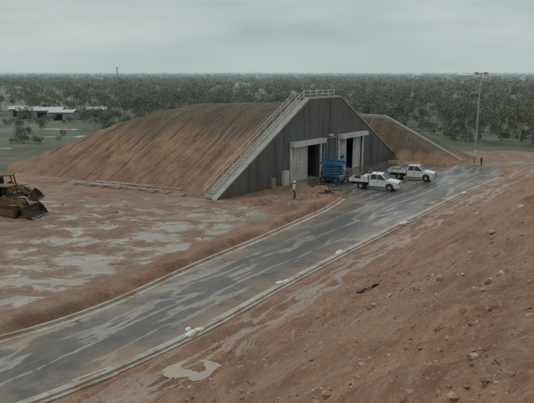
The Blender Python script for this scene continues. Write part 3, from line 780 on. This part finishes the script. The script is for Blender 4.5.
# rocks ---------------------------------------------------------------
def ico(sub):
    bm=bmesh.new(); bmesh.ops.create_icosphere(bm,subdivisions=sub,radius=1); bm.verts.ensure_lookup_table()
    b=np.array([v.co[:] for v in bm.verts]); f=np.array([[v.index for v in f.verts] for f in bm.faces]); bm.free(); return b,f
def rocks(name,pts,mat,sub=1):
    base,fc=ico(sub); VV=[];FF=[];k=0
    for (x,y,r) in pts:
        if sub>1:
            b=base.copy()
            for _ in range(9):
                nrm=rng.normal(size=3); nrm/=np.linalg.norm(nrm); dd=b@nrm-rng.uniform(.55,.85); b=b-np.outer(np.maximum(dd,0)*.95,nrm)
            b=b*(1+rng.uniform(-.03,.03,(len(base),1)))
        else: b=base*(1+rng.uniform(-.28,.28,(len(base),1)))
        b=b*np.array([1,rng.uniform(.6,1),rng.uniform(.4,.75)])
        t=rng.uniform(0,6.28); R=np.array([[math.cos(t),-math.sin(t),0],[math.sin(t),math.cos(t),0],[0,0,1]])
        VV.append((b*r)@R.T+np.array([x,y,0])); FF.append(fc+k); k+=len(base)
    VV=np.concatenate(VV); FF=np.concatenate(FF)
    zs=H(np.array([q[0] for q in pts]),np.array([q[1] for q in pts])); VV[:,2]+=np.repeat(zs,len(base))+np.repeat(np.array([q[2]*.1 for q in pts]),len(base))
    return mesh_obj(name,VV,FF.tolist(),mat)
t=NT('rock'); P=t.pos(); c=t.mix(t.ramp(t.noise(P,1.9,3),.35,.65),(.23,.11,.065),(.45,.29,.195)); c=t.mix(t.mul(t.ramp(t.noise(P,5.3,2),.57,.66),.85),c,(.58,.50,.42)); t.bump(t.noise(P,25,5,.7),.6,.03); M_rock=t.fin(c,.9)
pts=[]
def okp(x,y): return math.hypot(x-PUD[0],(y-PUD[1])*1.3)>1.5
def dens(x,y): return float(fbm(x*.45,y*.45,88,3))
i=0
while i<12000:
    w_=rng.uniform(2.5,19); p_=rng.uniform(-28,34); x=.2+p_*.6+w_*.8; y=30.8+p_*.8-w_*.6; i+=1
    if y<1.5 or not okp(x,y): continue
    if dens(x,y)<.0 and rng.random()<.75: continue
    pts.append((x,y,min(.012+.018*rng.pareto(2.3),.12)))
for i in range(13000):
    y=rng.uniform(4,24); x=rng.uniform(-4,.55*y+2)
    if PW(x,y)[1]<2 or not okp(x,y): continue
    if dens(x,y)<.0 and rng.random()<.7: continue
    pts.append((x,y,min(.007+.009*rng.pareto(2.3),.06)))
for i in range(2200):
    x=rng.uniform(-40,6); y=rng.uniform(28,62)
    if poly_d(np.array([x]),np.array([y]),POLY)[0]<.6: continue
    if PW(x,y)[1]>-6: continue
    pts.append((x,y,min(.025+.022*rng.pareto(2.5),.16)))
rocks('gravel',pts,M_rock)
for (x,y,r) in ((3.0,13.1,.15),(2.55,12.7,.10),(6.4,11.2,.11),(8.0,19.5,.17),(10.5,23,.2),(1.9,9.5,.06),(14.5,27,.2),(6.6,15.2,.12),(4.4,16.6,.12),(12.5,33,.22)):
    rocks('boulder',[(x,y,r)],M_rock,3)

# ------------------------------------------------------------------ trees
HC=(.80,.86,.855); HD=900  # pale mist colour and falloff distance painted into leaf and bark colours
tl=NT('eucalypt_leaves')
oi=tl.N('ShaderNodeObjectInfo').outputs['Random']
n=tl.noise(tl.pos(obj=True),.7,3)
c=tl.mix(tl.ramp(n,.35,.65),(.045,.056,.024),(.115,.125,.055))
c=tl.mix(tl.mul(oi,.5),c,(.13,.12,.06))
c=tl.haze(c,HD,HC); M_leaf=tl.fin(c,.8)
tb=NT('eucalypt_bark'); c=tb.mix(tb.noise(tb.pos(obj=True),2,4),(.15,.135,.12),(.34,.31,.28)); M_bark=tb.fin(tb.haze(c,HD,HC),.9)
def leafquad(r,V,F,p0,s):
    u=Vector((r.gauss(0,1),r.gauss(0,1),r.gauss(0,1))).normalized(); v=u.cross(Vector((r.gauss(0,1),r.gauss(0,1),r.gauss(0,1)))).normalized()
    k=len(V); V+=[p0-u*s*.5,p0-v*s*.3,p0+u*s*.5,p0+v*s*.3]; F.append((k,k+1,k+2,k+3))
def tree_mesh(seed,nleaf,h=8.5,ls=.3,bulk=1.0):
    r=random.Random(seed); V=[];F=[]
    lean=Vector((r.uniform(-.08,.08),r.uniform(-.08,.08),1))
    ht=h*r.uniform(.34,.5); top=lean*ht
    add_tube(V,F,(0,0,-.4),tuple(top*.5),.14,.11,6); add_tube(V,F,tuple(top*.5),tuple(top),.11,.08,6)
    cl=[]
    nb=r.randint(4,6)
    for i in range(nb):
        a=6.28*i/nb+r.uniform(-.6,.6); L=h*r.uniform(.18,.40); el=r.uniform(.5,1.3)
        st=top*r.uniform(.62,1.0)
        mid=st+Vector((math.cos(a)*math.cos(el),math.sin(a)*math.cos(el),math.sin(el)))*L*.6
        end=mid+Vector((math.cos(a+.3)*math.cos(el)*.9,math.sin(a+.3)*math.cos(el)*.9,math.sin(el)+.15))*L*.6
        add_tube(V,F,tuple(st),tuple(mid),.06,.04,5); add_tube(V,F,tuple(mid),tuple(end),.04,.018,4)
        for q in range(3):
            o=Vector((r.uniform(-1,1),r.uniform(-1,1),r.uniform(-.3,.7))).normalized()*h*r.uniform(.08,.15)
            b0=mid.lerp(end,r.random()*.6)
            add_tube(V,F,tuple(b0),tuple(b0+o*1.1),.025,.01,3); cl.append((b0+o,h*r.uniform(.05,.095)*bulk))
        cl.append((end,h*r.uniform(.07,.12)*bulk))
    nb_=len(F)
    wts=[c_[1]**2 for c_ in cl]
    for i in range(nleaf):
        c_,R=r.choices(cl,wts)[0]
        d=Vector((r.gauss(0,1),r.gauss(0,1),r.gauss(0,.75))); d=d.normalized()*R*(r.random()**.5)*1.35
        leafquad(r,V,F,c_+d,ls*r.uniform(.5,1.2))
    me=bpy.data.meshes.new('eucalypt'); me.from_pydata([tuple(v) for v in V],[],F); me.materials.append(M_bark); me.materials.append(M_leaf)
    me.polygons.foreach_set('material_index',[0]*nb_+[1]*(len(F)-nb_)); me.update(); return me
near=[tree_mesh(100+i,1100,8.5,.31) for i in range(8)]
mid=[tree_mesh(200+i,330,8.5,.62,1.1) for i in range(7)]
def shrub(seed):
    r=random.Random(seed);V=[];F=[]
    cc=[Vector((r.uniform(-.8,.8),r.uniform(-.8,.8),r.uniform(.5,1.5))) for _ in range(7)]
    for q in cc: add_tube(V,F,(0,0,-.2),tuple(q),.03,.01,4)
    nb_=len(F)
    for i in range(420):
        q=r.choice(cc); d=Vector((r.gauss(0,1),r.gauss(0,1),r.gauss(0,1))).normalized()*(r.random()**.5)*.55
        leafquad(r,V,F,q+d,.24*r.uniform(.5,1.2))
    me=bpy.data.meshes.new('shrub'); me.from_pydata([tuple(v) for v in V],[],F); me.materials.append(M_bark); me.materials.append(M_leaf)
    me.polygons.foreach_set('material_index',[0]*nb_+[1]*(len(F)-nb_)); me.update(); return me
shr=[shrub(i) for i in range(4)]
forest=empty('eucalypt_forest')
cnt=0
def put(me,x,y,s,par,name,sx=1):
    o=bpy.data.objects.new(name,me); C.objects.link(o); o.location=(x,y,0); o.rotation_euler=(0,0,random.uniform(0,6.28)); o.scale=(s*sx,s*sx,s)
    if par: o.parent=par
    return o
def clear(x,y):
    if y<110 and x<33 and x>-34: return True
    if x<=-34 and y<104: return True
    if -74<x<-40 and 104<y<160: return True
    if x>=33 and y<92-(x-38)*.5: return True
    return False
def band(r0,r1,sp,meshes,smul,ang=34,sx=1,dens=1.0,gap=.75):
    global cnt
    r=r0
    while r<r1:
        a=-ang
        da=math.degrees(sp/r)
        while a<ang:
            t=math.radians(a+random.uniform(-.6,.6)*da); rr=r+random.uniform(-.6,.6)*sp; x=rr*math.sin(t);y=rr*math.cos(t)
            a+=da
            if clear(x,y): continue
            g=float(fbm(x*.018,y*.018,5,3))
            if g<-.12 and random.random()<gap: continue
            if random.random()>dens: continue
            s=smul*random.uniform(.45,1.15)
            put(random.choice(meshes),x,y,s,forest,'tree',sx)
            cnt+=1
        r+=sp
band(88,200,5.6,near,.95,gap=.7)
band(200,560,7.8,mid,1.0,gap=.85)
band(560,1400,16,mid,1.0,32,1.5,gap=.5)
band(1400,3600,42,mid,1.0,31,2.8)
for i in range(620):
    t=math.radians(random.uniform(-33,33)); rr=random.uniform(84,190); x=rr*math.sin(t);y=rr*math.cos(t)
    if clear(x,y) and not (y>96 and abs(x)>34): continue
    put(random.choice(shr),x,y,random.uniform(.4,1.2),forest,'shrub')
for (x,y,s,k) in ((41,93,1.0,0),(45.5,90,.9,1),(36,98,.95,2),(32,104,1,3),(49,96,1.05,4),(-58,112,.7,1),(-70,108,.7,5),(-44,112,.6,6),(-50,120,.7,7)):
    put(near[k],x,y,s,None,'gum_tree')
print('trees',cnt)

# ------------------------------------------------------------------ distant sheds
def hz(name,col,scale,d_=700):  # distant material with mist painted into its colour
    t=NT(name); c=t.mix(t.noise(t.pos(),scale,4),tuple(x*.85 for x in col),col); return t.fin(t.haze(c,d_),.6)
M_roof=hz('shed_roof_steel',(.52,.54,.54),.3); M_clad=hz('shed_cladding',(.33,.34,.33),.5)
def shed(x,y,L,W,h,ang,name='storage_shed',doors=True):
    e=empty(name,Matrix.Translation((x,y,0))@Matrix.Rotation(math.radians(ang),4,'Z'))
    prism('walls',[(-W/2,-.2),(-W/2,h),(0,h+W*.12),(W/2,h),(W/2,-.2)],-L/2,L/2,M_clad,e,axis='X')
    for sd in (-1,1):
        V=[(-L/2-.4,sd*(W/2+.4),h-.05),(L/2+.4,sd*(W/2+.4),h-.05),(L/2+.4,0,h+W*.12+.08),(-L/2-.4,0,h+W*.12+.08)]
        V+=[(a,b,c_+.12) for a,b,c_ in V]
        mesh_obj('roof',V,[(0,1,2,3),(7,6,5,4),(0,4,5,1),(1,5,6,2),(2,6,7,3),(3,7,4,0)],M_roof,e)
    k=int(L/4) if doors else 0
    for i in range(k): box('roller_door',(-L/2+1+i*4,-W/2-.05,0),(-L/2+3.4+i*4,-W/2-.004,h*.8),M_dark,e)
    return e
shed(-60,154,11,5,2.0,4); shed(-52,148,6,4,1.9,-6); shed(-67,160,7,5,2,10); shed(-46,158,5,4,2,0)
shed(255,760,18,12,7.2,5,'warehouse',False); shed(205,800,12,10,7.2,3,'warehouse',False)
rm=empty('radio_mast',Matrix.Translation((-115,450,0)))
sg=[]
for i in range(3):
    a=2.094*i; sg.append(((math.cos(a)*1.0,math.sin(a)*1.0,0),(math.cos(a)*.3,math.sin(a)*.3,14.5)))
tubes('mast_legs',sg,.12,M_steel,rm,6)
sg=[]
for k in range(9):
    z0,z1=k*1.6,(k+1)*1.6
    for i in range(3):
        a=2.094*i;b=2.094*(i+1);r0=1-.7*z0/14.5;r1=1-.7*z1/14.5
        sg.append(((math.cos(a)*r0,math.sin(a)*r0,z0),(math.cos(b)*r1,math.sin(b)*r1,z1)))
tubes('mast_bracing',sg,.05,M_steel,rm,5); box('antenna_panel',(-.5,-.5,14.2),(.5,.5,15.2),M_steel,rm,.05)

# ------------------------------------------------------------------ world, sun, camera
W=bpy.data.worlds.new('World'); bpy.context.scene.world=W; W.use_nodes=True
nt=W.node_tree; N=nt.nodes; Lk=nt.links; bg=N['Background']
sky=N.new('ShaderNodeTexSky'); sky.sky_type='NISHITA'; sky.sun_disc=False; sky.sun_elevation=math.radians(52); sky.sun_rotation=math.radians(-70); sky.air_density=1.5; sky.dust_density=5
mu=N.new('ShaderNodeVectorMath'); mu.operation='SCALE'; Lk.new(sky.outputs[0],mu.inputs[0]); mu.inputs['Scale'].default_value=.09
tc=N.new('ShaderNodeTexCoord'); mp=N.new('ShaderNodeMapping'); mp.inputs['Scale'].default_value=(1.2,1.2,5.5); Lk.new(tc.outputs['Generated'],mp.inputs[0])
no=N.new('ShaderNodeTexNoise'); no.inputs['Scale'].default_value=2.0; no.inputs['Detail'].default_value=7; Lk.new(mp.outputs[0],no.inputs['Vector'])
cr=N.new('ShaderNodeValToRGB'); cr.color_ramp.elements[0].position=.3; cr.color_ramp.elements[1].position=.7
cr.color_ramp.elements[0].color=(.36,.43,.435,1); cr.color_ramp.elements[1].color=(.60,.675,.67,1); Lk.new(no.outputs['Fac'],cr.inputs[0])
sx_=N.new('ShaderNodeSeparateXYZ'); Lk.new(tc.outputs['Generated'],sx_.inputs[0])
mr=N.new('ShaderNodeMapRange'); mr.interpolation_type='SMOOTHSTEP'; Lk.new(sx_.outputs['Z'],mr.inputs[0]); mr.inputs[1].default_value=.0; mr.inputs[2].default_value=.10; mr.inputs[3].default_value=.6; mr.inputs[4].default_value=0
mh=N.new('ShaderNodeMix'); mh.data_type='RGBA'; Lk.new(mr.outputs[0],mh.inputs[0]); Lk.new(cr.outputs[0],mh.inputs[6]); mh.inputs[7].default_value=(.50,.575,.575,1)
mx=N.new('ShaderNodeMix'); mx.data_type='RGBA'; mx.inputs[0].default_value=.93; Lk.new(mu.outputs[0],mx.inputs[6]); Lk.new(mh.outputs[2],mx.inputs[7])
Lk.new(mx.outputs[2],bg.inputs['Color']); bg.inputs['Strength'].default_value=1.0
sl=bpy.data.lights.new('sun','SUN'); sl.energy=.9; sl.angle=math.radians(18); sl.color=(1,.96,.90)
so=bpy.data.objects.new('sun',sl); C.objects.link(so)
az=math.radians(-70); el=math.radians(52)
dirv=Vector((math.sin(az)*math.cos(el),math.cos(az)*math.cos(el),math.sin(el)))
so.rotation_euler=dirv.to_track_quat('Z','Y').to_euler()
cam=bpy.data.cameras.new('camera'); co=bpy.data.objects.new('camera',cam); C.objects.link(co)
cam.sensor_width=36; cam.lens=38.56; cam.clip_end=20000; cam.clip_start=.1
co.location=(0,0,12); co.rotation_euler=(math.radians(90)-math.atan(130/572),0,0)
bpy.context.scene.camera=co
vs=bpy.context.scene.view_settings; vs.view_transform='Standard'; vs.look='None'; vs.exposure=0
